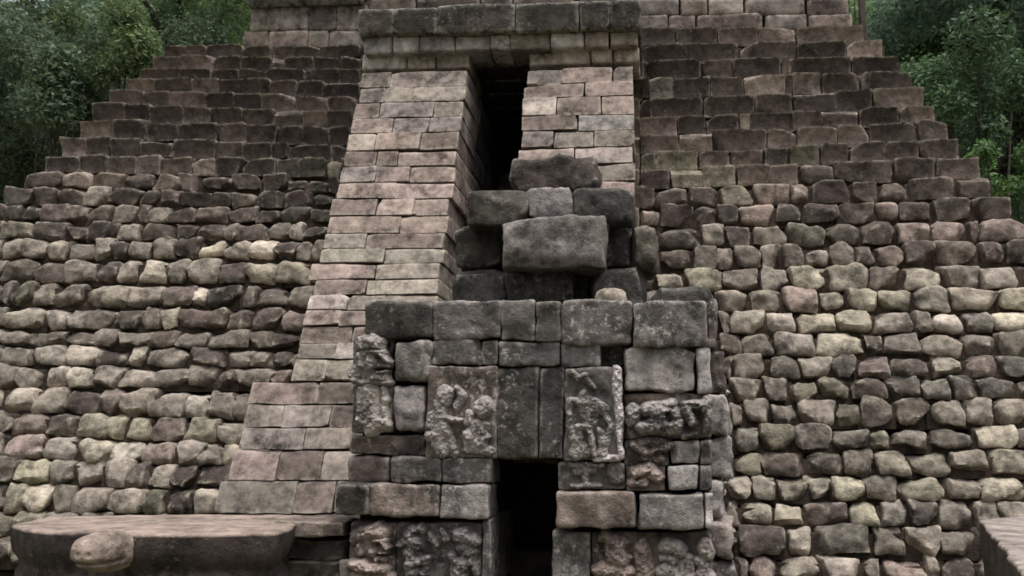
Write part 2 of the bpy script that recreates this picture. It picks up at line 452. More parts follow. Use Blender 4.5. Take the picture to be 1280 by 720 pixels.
for k in sorted(side):
    if len(side[k]) < 2: continue
    (xl, yl, zc, zt), (xr, yr, zc2, zt2) = side[k]
    zlo = 0.0 if k == max(side) else min(side[k + 1][0][3], side[k + 1][1][3]) if k + 1 in side else 0
    zt = min(zt, zt2); Y = max(yl, yr) + .28
    if Ztop is None: Ztop = zt
    for a, b in ((xl + .2, PASS_L - .02), (PASS_R + .02, xr - .2)):
        stone(cores, a, b, Y, 18.8, zlo - .02, zt, np.array([.05, .04, .032]), n=60, amp=0, seg=(2, 2, 2))
    stone(cores, PASS_L - .1, PASS_R + .1, 14.6 + k * .002, 18.7, zlo - .02, zt, np.array([.05, .042, .035]), n=60, amp=0, seg=(2, 2, 2))
o = cores.build('core', M_CORE, pyr, smooth=False)

# upper terrace wall, both sides of the stair
def wall_piece(px0, px1, spec, Y, zbase_py, name):
    mb = MB()
    for (yt, yb, txt, left, right) in spec:
        toks = txt.split(); xs = [float(q.split(':')[0]) for q in toks]
        for i, q in enumerate(toks[:-1]):
            a, b = on_y(xs[i], yt, Y), on_y(xs[i + 1], yb, Y)
            stone(mb, a[0] + .002, b[0] - .002, Y + random.uniform(-.012, .012), Y + .5, b[2], a[2] - .004, tone(q.split(':')[1]), n=14, amp=.008, seg=(8, 3, 6))
    return mb.build(name, M_BRICK, pyr)


YW = 12.25
wall_piece(300, 455, [(38, 60, '302:4r 335:4r 385:4g 410:4p 458', 0, 0), (4, 38, '313:4g 350:4p 385:3p 420:4g 445:4 458', 0, 0)], YW, 60, 'upper_wall')
mb = MB(); a, b = on_y(308, -18, YW - .1), on_y(458, 3, YW - .1)
stone(mb, a[0], b[0], YW - .1, YW + .5, b[2], a[2], tone('1'), n=12, amp=.01, seg=(14, 4, 4)); mb.build('coping', M_DARK, pyr)
wall_piece(800, 1070, [(18, 36, '790:4p 835:4r 870:3r 955:4p 1010:4r 1067', 0, 0), (-2, 18, '790:4p 850:4r 885:5p 930:4p 1008:3r 1062', 0, 0), (-22, -2, '790:4p 870:4r 960:5p 1058', 0, 0)], YW, 36, 'upper_wall')
wall_piece(455, 800, [(-5, 30, '450:3r 520:2r 600:2r 640:3r 720:2r 802', 0, 0), (-24, -5, '450:3r 540:2r 640:3r 740:2r 802', 0, 0)], YW + .1, 36, 'upper_wall')
mb = MB(); pa, pb = on_y(312, -20, YW), on_y(1060, -20, YW)
stone(mb, pa[0] + .1, pb[0] - .1, YW + .3, 17.5, on_y(500, 60, YW)[2] - .3, pa[2] - .06, tone('3r'), n=50, amp=0, seg=(2, 2, 2)); mb.build('upper_terrace', M_BRICK, pyr, smooth=False)

# ------------------------------------------------------------------ stair portal: two sloping balustrades, lintel, cornice, passage
por = empty('stair_portal', (-1.5, 9.5, 0), 'steep narrow stair passage between two pale sloping brick balustrades under a heavy dark cornice', 'stairway')
BL = [  # top y left/right, bottom y left/right, stones in photo pixels
    (91, 88, 109, 107, '451:4 488:5p 586'), (110, 107, 128, 125, '449:4p 481:5 516:5 581'), (129, 126, 147, 145, '443:5r 474:5p 542:5 577'),
    (148, 146, 166, 164, '439:5r 491:6p 536:5p 573'), (167, 165, 187, 186, '434:6 470:6r 525:4r 569'), (189, 188, 207, 206, '431:4r 471:4r 497:5r 566'),
    (208, 208, 228, 227, '425:6p 470:5r 512:5r 562'), (229, 229, 248, 248, '420:6r 494:6r 557'), (249, 249, 269, 269, '413:5r 471:6r 517:6r 554'),
    (270, 270, 291, 291, '409:6r 500:6r 552'), (292, 292, 310, 310, '405:6 457:5r 551'), (311, 311, 328, 329, '400:5g 480:5g 548'),
    (329, 330, 348, 349, '387:6r 470:6 545'), (349, 350, 368, 368, '393:4r 458:6 541'), (369, 369, 387, 388, '385:7p 434:6 480:5 541'),
    (388, 388, 406, 407, '380:6r 425:6r 470:5p 540'), (407, 408, 428, 428, '376:5r 440:5r 539'), (429, 429, 448, 448, '372:5 420:6p 455:5p 539'),
    (449, 449, 476, 476, '366:6 407:6 470:5p 538'),
    (478, 478, 505, 505, '312:6r 398:4r 450:5 538'), (506, 506, 534, 534, '306:5 353:5p 413:4r 450:5 538'), (535, 535, 562, 562, '300:5p 381:5 450:5p 538'),
    (563, 564, 600, 601, '290:5r 347:4r 402:5 460:5p 538'), (601, 602, 642, 642, '272:4g 368:5r 418:4 470:5 538'), (643, 643, 690, 690, '262:4p 350:5 440:5 538'),
    (691, 691, 745, 745, '250:4 350:5 440:5 538'),
]
BR = [
    (88, 82, 106, 100, '661:4p 703:5r 766:5p 799'), (106, 101, 122, 119, '660:5r 731:5r 798'), (123, 120, 144, 142, '656:7 695:4r 751:5r 797'),
    (146, 142, 163, 162, '652:4r 722:6n 795'), (165, 162, 184, 182, '649:5p 692:5 742:5 793'), (186, 183, 203, 203, '646:5r 718:6p 791'),
    (204, 204, 225, 225, '640:4p 690:5r 743:5 790'), (226, 225, 244, 244, '640:5 745:5r 790'), (245, 245, 268, 268, '640:5 700:5r 791'), (269, 269, 292, 292, '640:5 720:5r 791'),
    (293, 293, 318, 318, '638:5 700:5r 792'), (319, 319, 345, 345, '636:5 720:5r 793'), (346, 346, 372, 372, '634:5 700:5r 794'), (373, 373, 400, 400, '632:4 720:4r 795'),
    (401, 401, 430, 430, '630:5 700:5r 796'), (431, 431, 470, 470, '628:5p 720:5r 797'), (471, 471, 520, 520, '626:5 700:5r 797'), (521, 521, 580, 580, '624:4p 700:4r 797'),
]


def balustrade(rows, inner):
    mb = MB()
    for (tl, tr, bl, br, txt) in rows:
        toks = txt.split(); xs = [float(q.split(':')[0]) for q in toks]
        for i, q in enumerate(toks[:-1]):
            m = (xs[i] + xs[i + 1]) / 2; fr = (m - xs[0]) / (xs[-1] - xs[0])
            yt, yb = tl + (tr - tl) * fr, bl + (br - bl) * fr
            P = on_slope(m, (yt + yb) / 2, *BAL); Y = P[1] + random.uniform(-.02, .02)
            a, b = on_y(xs[i], yt, Y), on_y(xs[i + 1], yb, Y)
            za, zb = on_slope(m, yt, *BAL)[2], on_slope(m, yb, *BAL)[2]
            x0, x1 = a[0] + .0035, b[0] - .0035
            last = i == len(toks) - 2
            if inner == 'R' and last: x1 = PASS_L + random.uniform(-.03, .01)
            if inner == 'L' and i == 0: x0 = PASS_R + random.uniform(-.01, .02)
            if inner == 'L' and last: x1 = -.035 + random.uniform(-.012, .012)
            stone(mb, x0, x1, Y, Y + 1.0, zb + .002, za - .003, tone(q.split(':')[1], .26) * .8, n=60, amp=.008, freq=6, tilt=.007, facets=1, fr=(.88, 1.0), skew=.012, seg=(12, 6, 6), shear=BAL[1] * .9)
    return mb


balustrade(BL, 'R').build('balustrade', M_BRICK, por, sharp=48)
balustrade(BR, 'L').build('balustrade', M_BRICK, por, sharp=48)
# fill between the balustrades' facing and the pyramid, also the walls of the passage
zl = on_slope(500, 90, *BAL)[2]
def fill(x0, x1):
    mb = MB(); nz = 16
    for i in range(nz):
        za, zb = zl * i / nz, zl * (i + 1) / nz
        y = BAL[0] + BAL[1] * (za + zb) / 2 + .75
        xx = x0
        stone(mb, x0, x1, y, 14.8, za + .002, zb - .002, tone(random.choice(['4n', '3n', '4'])), n=40, amp=.012, freq=3, seg=(4, 24, 4))
    return mb
XL0 = on_slope(445, 100, *BAL)[0]
fill(XL0 + .10, PASS_L - .03).build('passage_wall', M_CORE, por)
fill(PASS_R + .03, -.12).build('passage_wall', M_CORE, por)
# steps inside
mb = MB()
for i in range(16):
    z = 1.9 + i * .22; y = 9.35 + i * .27
    stone(mb, PASS_L - .02, PASS_R + .02, y, y + .6, z - .4, z, tone('4n'), n=14, amp=.012, seg=(8, 4, 4))
mb.build('steps', M_CORE, por)
# roof of the passage and lintel courses
mb = MB()
zc = on_y(620, 68, 11.1)[2]
for i in range(7):
    stone(mb, PASS_L - .3, PASS_R + .3, 11.44 + i * .5, 11.93 + i * .5, zc, zc + .25, tone('1'), n=14, amp=.01, seg=(6, 4, 4))
mb.build('ceiling_slabs', M_DARK, por)


def band(rows, Y, depth, name, mat, n, amp=.012, facets=0, chip=None):
    mb = MB()
    for (tl, tr, bl, br, txt) in rows:
        toks = txt.split(); xs = [float(q.split(':')[0]) for q in toks]
        for i, q in enumerate(toks[:-1]):
            m = (xs[i] + xs[i + 1]) / 2; fr = (m - xs[0]) / (xs[-1] - xs[0])
            yt, yb = tl + (tr - tl) * fr, bl + (br - bl) * fr
            a, b = on_y(xs[i], yt, Y), on_y(xs[i + 1], yb, Y)
            stone(mb, a[0] + .003, b[0] - .003, Y + random.uniform(-.015, .015), Y + depth, b[2], a[2], tone(q.split(':')[1]), n=n, amp=amp, facets=facets, tilt=.008, seg=(12, 6, 8), warp=chip if q.endswith('*') else None)
    return mb.build(name, mat, por)


band([(67, 67, 86, 84, '451:6b 508:6 544:5 586')], 11.0, 1.0, 'impost', M_BRICK, 22, .008)
band([(62, 58, 81, 76, '661:6 739:6 766:6 800')], 11.0, 1.0, 'impost', M_BRICK, 22, .008)
band([(43, 36, 66, 56, '454:5b 490:6b 524:5b 569:5b 612:6b 637:4 687:6b 731:5 762:5 799')], 10.86, .5, 'lintel', M_BRICK, 14, .012)
band([(12, 0, 42, 34, '447:2 491:1 545:1 643:1 724:2 762:1 802')], 10.74, 1.3, 'cornice', M_DARK, 44, .010)

# ------------------------------------------------------------------ carved gateway
GY = 7.0
gate = empty('carved_gateway', (-.85, 7.6, 0), 'dark carved stone gateway with a narrow black doorway in front of the stair', 'gateway')


def gblock(x0, y0, x1, y1, t, proj=0.0, name='block', mat=None, n=11, amp=.010, depth=.5, facets=0, tilt=.004, seg=None, parent=None, skew=.01, gap=.001, label=None, Y=None):
    Yf = (GY if Y is None else Y) - proj
    a, b = on_y(x0, y0, Yf), on_y(x1, y1, Yf)
    mb = MB()
    w, h = x1 - x0, y1 - y0
    seg = seg or (max(8, int(w / 4)), 8, max(8, int(h / 4)))
    stone(mb, a[0] + gap, b[0] - gap, Yf, Yf + depth, b[2] + gap, a[2] - gap, tone(t), n=n * 1.9, amp=amp, freq=8, facets=facets, tilt=tilt, skew=skew, seg=seg)
    o = mb.build(name, mat or M_GATE, parent or gate, sharp=55)
    if label: o['label'] = label
    return o


def relief(blobs, Yf, t, H=.05, name='carved_figure', parent=None, res=.8, mat=None, label=None, rough=.013):
    """one continuous carving standing proud of the block behind it; blobs = (xa, ya, ra, xb, yb, rb, height) in photo pixels"""
    B = [(q[:3] + q[:3] + q[3:] if len(q) < 6 else q) for q in blobs]
    B = [q if len(q) == 7 else q + (1.0,) for q in B]
    x0 = min(min(q[0] - q[2], q[3] - q[5]) for q in B) - 2; x1 = max(max(q[0] + q[2], q[3] + q[5]) for q in B) + 2
    y0 = min(min(q[1] - q[2], q[4] - q[5]) for q in B) - 2; y1 = max(max(q[1] + q[2], q[4] + q[5]) for q in B) + 2
    nx, ny = int((x1 - x0) / res) + 1, int((y1 - y0) / res) + 1
    gx, gy = np.meshgrid(np.linspace(x0, x1, nx), np.linspace(y0, y1, ny))
    p3 = np.stack([gx.ravel() * .09, gy.ravel() * .09, np.full(gx.size, Yf * 3.0)], 1)
    wx = (vnoise(p3, 5) * 2.4).reshape(gx.shape); wy = (vnoise(p3 + 40, 6) * 2.4).reshape(gx.shape)
    sx, sy = gx + wx, gy + wy
    h = np.zeros_like(gx)
    for (xa, ya, ra, xb, yb, rb, hh) in B:
        dx, dy = xb - xa, yb - ya; L = dx * dx + dy * dy
        tt = np.clip(((sx - xa) * dx + (sy - ya) * dy) / L, 0, 1) if L > 0 else np.zeros_like(sx)
        d = np.hypot(sx - xa - tt * dx, sy - ya - tt * dy); r = (ra + (rb - ra) * tt) * (1.14 if hh > 0 else 1)
        g = 1 - (d / r) ** 2
        hb = abs(hh) * np.clip(g, 0, None) ** .62
        if hh >= 0: h = np.where(h > hb, h + .18 * hb * (1 - hb), hb + .18 * h * (1 - h)) if True else np.maximum(h, hb)
        else: h = h - np.minimum(hb, h)
    m = h > .03
    h = h * H + np.where(m, (fbm(p3 * 3.0, 9).reshape(gx.shape)) * rough, -.02)
    V = np.zeros((gx.size, 3)); hf = h.ravel(); px, py = gx.ravel(), gy.ravel()
    for i in range(gx.size):
        V[i] = on_y(px[i], py[i], Yf); V[i][1] -= hf[i]
    mm = m.ravel(); Fc = []
    for j in range(ny - 1):
        for i in range(nx - 1):
            q = [j * nx + i, j * nx + i + 1, (j + 1) * nx + i + 1, (j + 1) * nx + i]
            if mm[q[0]] or mm[q[1]] or mm[q[2]] or mm[q[3]]: Fc.append(q[::-1])
    used = sorted({i for q in Fc for i in q}); re = {u: k for k, u in enumerate(used)}
    mb = MB(); mb.add(V[used], [[re[i] for i in q] for q in Fc], tone(t))
    o = mb.build(name, mat or M_GATE, parent or gate)
    if label: o['label'] = label
    return o


def sub(o):      # remember the world offset for sub-parts
    o['_o'] = list(gate.matrix_world.translation)
    return o


# cap course
for q in [(455, 377, 541, 421, '2n', .05, 6), (541, 375, 626, 424, '3n', .04, 10), (626, 375, 668, 425, '3n', .03, 12), (668, 375, 701, 426, '2n', .03, 12),
          (701, 375, 791, 431, '3n', .05, 9), (791, 375, 886, 434, '4n', .07, 9)]:
    gblock(*q[:6], name='cap_block', n=q[6], amp=.014, mat=M_DARK if q[4] == '2n' else M_GATE)
# second course
gblock(490, 424, 538, 478, '4n', .05, n=5, amp=.02, facets=2)
gblock(538, 424, 601, 456, '3n', .03, n=8, amp=.018, facets=1)
gblock(602, 426, 622, 456, '3n', 0)
gblock(622, 427, 701, 457, '3b', .02)
gblock(701, 428, 750, 458, '3b', .03)
gblock(750, 432, 780, 458, '2n', -.15)
gblock(780, 434, 871, 489, '5n', .05, n=7, amp=.02, facets=2, label='rough pale grey block under the cap on the right')
gblock(871, 435, 890, 490, '7n', .04, n=7, amp=.012, label='narrow corner block painted whitish as if lit')  # whitish tone paints the light falling on the right corner
# guardian on the left edge
gb = sub(gblock(440, 424, 490, 479, '2n', -.06))
gl = sub(gblock(438, 481, 491, 541, '4n', -.02, n=7))
relief([(464, 446, 21, 466, 458, 20, .5), (462, 432, 15, 468, 432, 15, .85), (448, 441, 2, 483, 438, 2, -.3), (468, 442, 3, 483, 440, 3.5, .85), (474, 447, 3, 477, 447, 2.5, -.3), (481, 443, 4, 487, 452, 4.5, 1.0), (466, 456, 9, .8),
        (477, 459, 3, 486, 458, 3, .85), (473, 463, 2.2, 488, 462, 2.2, -.5), (477, 467, 3, 486, 466, 3, .8), (472, 474, 6, 482, 473, 6, .8), (452, 447, 5, 453, 458, 4.5, .9), (446, 462, 7, 445, 470, 7, .55), (444, 477, 4, 487, 478, 4, .7)], GY - .0, '5n', .12, 'carved_guardian_head', gb, label='pale weathered head of the guardian in profile')
relief([(463, 484, 11, 466, 532, 12, .9), (452, 486, 4, 449, 530, 5, .7), (480, 486, 4, 484, 532, 5, .8), (458, 527, 7, 478, 530, 8, 1.0), (450, 523, 5)], GY + .0, '6n', .08, 'carved_guardian_legs', gl)
gblock(491, 481, 530, 541, '5n', .04, n=6, amp=.015, facets=1)
gblock(438, 543, 532, 569, '3r', -.03, n=8, amp=.014)
gblock(436, 569, 487, 606, '3r', .0, n=7, amp=.018)
# relief panel left
lp = sub(gblock(533, 457, 620, 572, '3r', .04, name='relief_panel', n=14, amp=.018, label='tall relief panel of two crouching figures left of the doorway'))
YR = GY - .035
relief([(556, 493, 10, 558, 499, 9, 1.0), (572, 487, 5, 578, 496, 5, .8), (578, 496, 4, 570, 510, 5, .7), (549, 508, 8, 552, 536, 11, .95), (556, 522, 5, 577, 524, 3.5, 1.0),
        (541, 518, 6, 540, 532, 5, .7), (538, 545, 6, 549, 543, 5, .8), (549, 553, 9, 552, 562, 9, .7), (560, 540, 6, 568, 566, 6, .55)], YR, '5n', .065, 'carved_figure', lp)
relief([(602, 509, 10, 605, 515, 8, 1.0), (606, 502, 8, 611, 508, 6, .9), (588, 517, 6, 586, 526, 6, .8), (596, 532, 8, 590, 548, 11, .95), (606, 532, 5, 604, 555, 6, .75),
        (583, 543, 5, 596, 553, 5, .9), (610, 545, 5, 597, 556, 5, .8), (588, 560, 7, 612, 564, 6, .6)], YR, '5n', .065, 'carved_figure', lp)
# plain stones over the doorway
gblock(620, 457, 673, 574, '2n', .0, name='lintel', n=14, depth=1.6)
gblock(673, 458, 706, 574, '2n', .012, name='lintel', n=14, depth=1.6)
rp = sub(gblock(706, 459, 778, 576, '3n', .06, name='relief_panel', n=16, amp=.016, label='relief panel of a standing figure with a pale raised edge right of the doorway'))
YR = GY - .055
relief([(716, 466, 4, 724, 474, 4, .7), (724, 474, 4, 733, 468, 4, .8), (730, 472, 5, 741, 482, 4, .8), (729, 492, 6, 731, 498, 5, .7), (713, 502, 6, 712, 520, 4, 1.0), (712, 520, 4, 715, 547, 5, 1.0), (713, 501, 5, 735, 503, 8, .9), (735, 503, 9, 756, 512, 7, .9),
        (738, 512, 11, 738, 530, 8, .8), (722, 534, 4, 738, 535, 4, .9), (736, 537, 4, 744, 568, 4, 1.0), (722, 540, 6, 720, 566, 8, .6), (750, 538, 4, 755, 568, 5, .8), (764, 532, 5, 752, 566, 5, .7), (722, 552, 5, 732, 562, 8, .5),
        (755, 512, 5, 762, 528, 4, .6)], YR, '5n', .05, 'carved_figure', rp)
relief([(772, 463, 5, 771, 490, 6, 1.0), (773, 490, 4, 775, 570, 3.5, .9), (744, 573, 3, 772, 571, 4, .7)], YR, '7n', .035, 'raised_edge', rp)
# left, below
gblock(487, 570, 551, 603, '3n', .03, n=8, amp=.013)
gblock(551, 571, 614, 604, '3b', .035, n=9)
gblock(418, 603, 459, 643, '2g', .14, n=9)
gblock(459, 605, 549, 646, '4r', .09, n=8, amp=.016)
gblock(551, 606, 611, 649, '4n', .08, n=9, amp=.014)
hb = sub(gblock(436, 652, 494, 735, '3r', -.03))
relief([(465, 678, 19, 468, 684, 18, .45), (449, 668, 8, 483, 664, 8, .85), (455, 660, 6, 476, 658, 6, .8), (470, 675, 3, 485, 674, 3.5, .8), (474, 680, 3, 477, 680, 2.5, -.3), (482, 677, 4, 488, 684, 4, 1.0), (468, 688, 8, .75), (477, 690, 3, 486, 690, 3, .8),
        (474, 693, 2, 487, 693, 2, -.4), (474, 698, 5, 482, 698, 4, .75), (452, 680, 5, 453, 690, 4.5, .8), (444, 674, 5, .7), (446, 705, 9, 482, 711, 8, 1.0), (448, 719, 9, 486, 723, 9, .7)], GY + .03, '5r', .13, 'carved_head', hb, label='carved head in a turban facing the doorway')
fb = sub(gblock(496, 652, 603, 735, '3n', -.02))
relief([(514, 668, 9, 526, 662, 8, .9), (516, 676, 9, 524, 678, 8, 1.0), (500, 680, 6, 505, 676, 6, .7), (515, 690, 10, 520, 700, 10, .8), (512, 706, 6, 536, 698, 5, 1.0), (536, 698, 5, 532, 712, 5, .8), (514, 715, 6, 530, 716, 6, .9),
        (538, 668, 4, 546, 680, 5, .6), (552, 664, 4, 560, 674, 5, .6)], GY + .02, '4n', .09, 'carved_figure', fb)
relief([(574, 668, 9, 592, 674, 9, 1.0), (570, 664, 6, 583, 662, 7, .8), (580, 685, 8, 592, 690, 6, .7), (566, 694, 6, 570, 702, 6, .7), (582, 704, 10, 574, 716, 10, .9), (592, 694, 5, 595, 715, 5, .7)], GY + .02, '4n', .09, 'carved_figure', fb)
gblock(603, 648, 613, 740, '3b', .0, name='door_jamb', depth=1.3)
# right, below
jb = sub(gblock(780, 491, 890, 549, '4r', -.02, n=7, amp=.016))
relief([(791, 514, 9, 790, 522, 10, .7), (808, 512, 9, 838, 506, 9, .8), (804, 534, 9, 846, 532, 11, 1.0), (822, 514, 12, 838, 520, 14, 1.0), (834, 520, 5, 835, 526, 5, -.75), (800, 522, 4, 812, 530, 3, -.3),
        (856, 506, 6, 876, 506, 6, .9), (858, 514, 8, 866, 530, 6, 1.0), (860, 507, 3, 872, 507, 2, -.4), (882, 504, 8, 884, 534, 7, .9), (856, 544, 4, 870, 543, 4, .5)], GY + .01, '5n', .12, 'carved_monster_snout', jb, label='carved snout with a round nostril, pale grey')
jc = sub(gblock(780, 549, 838, 583, '3r', -.03, n=8))
relief([(792, 556, 5, 812, 566, 6, 1.0), (812, 566, 6, 838, 556, 5, 1.0), (800, 552, 6, 830, 552, 6, .6), (806, 574, 6, 826, 573, 6, .7)], GY + .03, '4r', .09, 'carved_jaw', jc)
gblock(838, 551, 874, 580, '4n', .02, n=7, amp=.014)
gblock(874, 549, 891, 580, '3n', .0, n=6, amp=.014)
jd = sub(gblock(697, 578, 782, 613, '3n', -.02))
relief([(712, 581, 4, 752, 581, 4, 1.0), (722, 587, 6, 742, 587, 6, .8), (732, 590, 5, 732, 600, 5, .7), (716, 607, 4, 748, 607, 4, 1.0), (768, 586, 9, 770, 596, 9, .5)], GY + .02, '4n', .07, 'carved_bowl', jd)
je = sub(gblock(782, 582, 833, 614, '3r', -.02))
relief([(794, 592, 9, 812, 588, 8, .9), (812, 588, 9, 822, 594, 8, .9), (790, 604, 7, 806, 604, 7, .8), (796, 600, 3, 812, 592, 3, -.5)], GY + .02, '5r', .08, 'carved_scroll', je)
gblock(835, 582, 873, 612, '6n', .06, n=8, amp=.012)
gblock(875, 582, 891, 614, '4n', .02, n=6, amp=.016)
gblock(695, 615, 795, 661, '4r', .10, n=10, amp=.014)
gblock(797, 616, 880, 663, '4n', .11, n=10, amp=.014)
gblock(880, 615, 892, 660, '7n', .09, n=7, amp=.012)  # pale tone paints the lit right edge of this course
gblock(690, 664, 739, 740, '4b', .0, name='door_jamb', depth=1.3, n=12)
jf = sub(gblock(739, 664, 892, 740, '3r', -.03))
relief([(758, 672, 9, 775, 678, 10, .8), (770, 694, 12, 776, 700, 11, 1.0), (760, 684, 5, 764, 700, 6, .6), (776, 690, 3, 788, 697, 3, .8), (750, 712, 9, 785, 716, 9, .9)], GY + .03, '5r', .09, 'carved_figure', jf)
relief([(803, 684, 10, 806, 715, 13, .8), (803, 676, 6, 804, 684, 8, .7)], GY + .03, '4r', .08, 'carved_cone', jf)
relief([(833, 682, 9, 850, 686, 10, .9), (828, 697, 5, 842, 700, 7, .7), (860, 700, 9, 856, 714, 10, .7), (830, 714, 10, 862, 720, 9, .8)], GY + .03, '5n', .09, 'carved_figure', jf)
relief([(880, 680, 9, 884, 692, 9, .9), (872, 700, 6, 882, 706, 8, .7), (880, 716, 10, 886, 722, 8, .8)], GY + .03, '5p', .1, 'carved_ornament', jf)
# weathered return wall on the right side, its light painted in as paler tones
for q in [(884, 372, 898, 436, '3r', 7.35), (880, 436, 906, 492, '3r', 7.45), (880, 492, 915, 545, '6n', 7.30), (880, 545, 916, 600, '5n', 7.32), (880, 600, 908, 650, '6n', 7.25), (880, 650, 921, 700, '5p', 7.25), (880, 700, 922, 745, '4p', 7.26)]:
    gblock(q[0], q[1], q[2], q[3], q[4], Y=q[5], name='return_block', n=6, amp=.03, depth=1.4, skew=.04, seg=(8, 18, 12))
# low plinth courses to the left, beside the altar
for q in [(335, 652, 404, 672, '4r', 6.95), (404, 652, 429, 672, '3r', 7.0), (330, 674, 432, 700, '2g', 7.1), (330, 701, 425, 724, '2g', 7.05), (425, 700, 438, 724, '4', 7.0), (330, 725, 440, 760, '2g', 7.02)]:
    gblock(q[0], q[1], q[2], q[3], q[4], Y=q[5], name='plinth_block', n=8, amp=.014, depth=.7, mat=M_RUBBLE)
# body of the gateway behind the facing, with the doorway left open
mb = MB()
dk = np.array([.012, .011, .011])  # near-black colour paints the shade inside the doorway
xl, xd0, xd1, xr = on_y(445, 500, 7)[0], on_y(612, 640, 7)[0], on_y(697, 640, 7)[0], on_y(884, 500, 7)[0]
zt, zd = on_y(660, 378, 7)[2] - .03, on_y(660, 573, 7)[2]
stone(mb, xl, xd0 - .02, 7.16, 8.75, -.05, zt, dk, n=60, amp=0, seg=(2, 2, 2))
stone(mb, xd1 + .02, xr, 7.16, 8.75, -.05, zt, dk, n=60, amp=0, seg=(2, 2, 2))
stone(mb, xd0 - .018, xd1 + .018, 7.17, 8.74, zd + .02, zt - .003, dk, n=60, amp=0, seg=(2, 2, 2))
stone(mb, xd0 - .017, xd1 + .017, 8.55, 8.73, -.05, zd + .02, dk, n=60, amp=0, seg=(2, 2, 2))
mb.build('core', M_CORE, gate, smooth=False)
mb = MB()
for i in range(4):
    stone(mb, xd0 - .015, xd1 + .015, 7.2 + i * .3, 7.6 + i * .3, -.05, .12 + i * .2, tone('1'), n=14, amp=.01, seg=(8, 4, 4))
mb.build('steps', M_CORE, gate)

# ------------------------------------------------------------------ loose blocks lying on the gateway
GRP = 'loose blocks piled above the gateway'
def loose(x0, y0, x1, y1, Y, depth, t, label, n=24, amp=.018, facets=3, mat=M_DARK, zmin=None, skew=.05, tilt=.02):
    a, b = on_y(x0, y0, Y), on_y(x1, y1, Y)
    mb = MB()
    z0 = b[2] if zmin is None else zmin
    stone(mb, a[0], b[0], Y, Y + depth, z0, a[2], tone(t), n=n, amp=amp, freq=8, facets=facets, tilt=tilt, skew=skew, seg=(20, 10, 14))
    o = mb.build('stone_block', mat, loc=((a[0] + b[0]) / 2, Y + depth / 2, z0), sharp=45)
    return tag(o, label, 'stone block', GRP)


gtop = zt
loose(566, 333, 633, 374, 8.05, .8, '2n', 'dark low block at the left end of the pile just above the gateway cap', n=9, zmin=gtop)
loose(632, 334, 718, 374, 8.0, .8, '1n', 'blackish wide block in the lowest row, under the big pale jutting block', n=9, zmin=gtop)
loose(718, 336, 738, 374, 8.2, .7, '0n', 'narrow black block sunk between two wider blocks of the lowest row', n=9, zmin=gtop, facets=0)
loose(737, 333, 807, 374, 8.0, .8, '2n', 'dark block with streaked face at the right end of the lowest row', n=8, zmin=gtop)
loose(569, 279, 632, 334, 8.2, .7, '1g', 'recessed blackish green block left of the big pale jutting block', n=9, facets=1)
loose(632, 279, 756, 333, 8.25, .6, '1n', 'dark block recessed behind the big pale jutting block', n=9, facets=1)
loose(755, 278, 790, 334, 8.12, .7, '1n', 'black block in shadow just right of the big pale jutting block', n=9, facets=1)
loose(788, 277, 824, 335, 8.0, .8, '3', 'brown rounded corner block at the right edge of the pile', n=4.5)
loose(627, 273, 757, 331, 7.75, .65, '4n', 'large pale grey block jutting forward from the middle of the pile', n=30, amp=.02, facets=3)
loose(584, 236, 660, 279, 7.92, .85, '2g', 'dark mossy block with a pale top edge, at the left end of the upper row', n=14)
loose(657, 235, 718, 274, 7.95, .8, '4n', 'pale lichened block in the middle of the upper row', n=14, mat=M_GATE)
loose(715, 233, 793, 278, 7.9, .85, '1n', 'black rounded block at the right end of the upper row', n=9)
loose(641, 195, 746, 236, 8.1, .7, '2r', 'dark brown block alone on top of the pile', n=14, amp=.03)
loose(742, 357, 784, 380, 7.35, .3, '5', 'small pale round stone lying on the gateway cap', n=2.6, mat=M_RUBBLE, facets=1, zmin=gtop - .02)
loose(814, 358, 892, 380, 7.30, .6, '2n', 'flat dark slab with a sloping left end on the gateway cap', n=5, zmin=gtop - .02)

# ------------------------------------------------------------------ flat altars
def slab_mesh(outline, ztop, profile, colt, colb, seg=260, nz=.009):
    """outline: world xy points; profile: list of (inset 0..1, z)"""
    P = np.array(outline); Pn = np.vstack([P, P[:1]])
    L = np.r_[0, np.cumsum(np.linalg.norm(np.diff(Pn, axis=0), axis=1))]
    s = np.linspace(0, L[-1], seg, endpoint=False)
    R = np.stack([np.interp(s, L, Pn[:, 0]), np.interp(s, L, Pn[:, 1])], 1)
    for _ in range(2): R = .25 * np.roll(R, 1, 0) + .5 * R + .25 * np.roll(R, -1, 0)
    c = R.mean(0)
    rings = []
    for (k, z) in [(.98, ztop), (.75, ztop), (.5, ztop), (.25, ztop), (.08, ztop)][::-1] + profile:
        X = c + (R - c) * (1 - k if False else k)
        rings.append(np.c_[X, np.full(seg, z)])
    V = np.concatenate(rings)
    n = fbm(V * np.array([4, 4, 5.]), 3); m = fbm(V * 4 + 20, 8)
    V[:, 0] += n * nz * 1.5; V[:, 1] += m * nz * 1.5; V[:, 2] += fbm(V * 3 + 7, 4) * nz * .5
    Fc = []
    for r in range(len(rings) - 1):
        for i in range(seg):
            j = (i + 1) % seg
            Fc.append([r * seg + i, (r + 1) * seg + i, (r + 1) * seg + j, r * seg + j])
    Fc.append(list(range(seg)))
    Fc.append(list(range((len(rings) - 1) * seg, len(rings) * seg))[::-1])
    mb = MB(); cc = np.tile(np.array(colt), (len(V), 1))
    if colb is not None: cc[6 * seg:] = colb  # darker sides: stain, plus shade below the edge put into the colour
    mb.add(V, Fc, cc)
    return mb


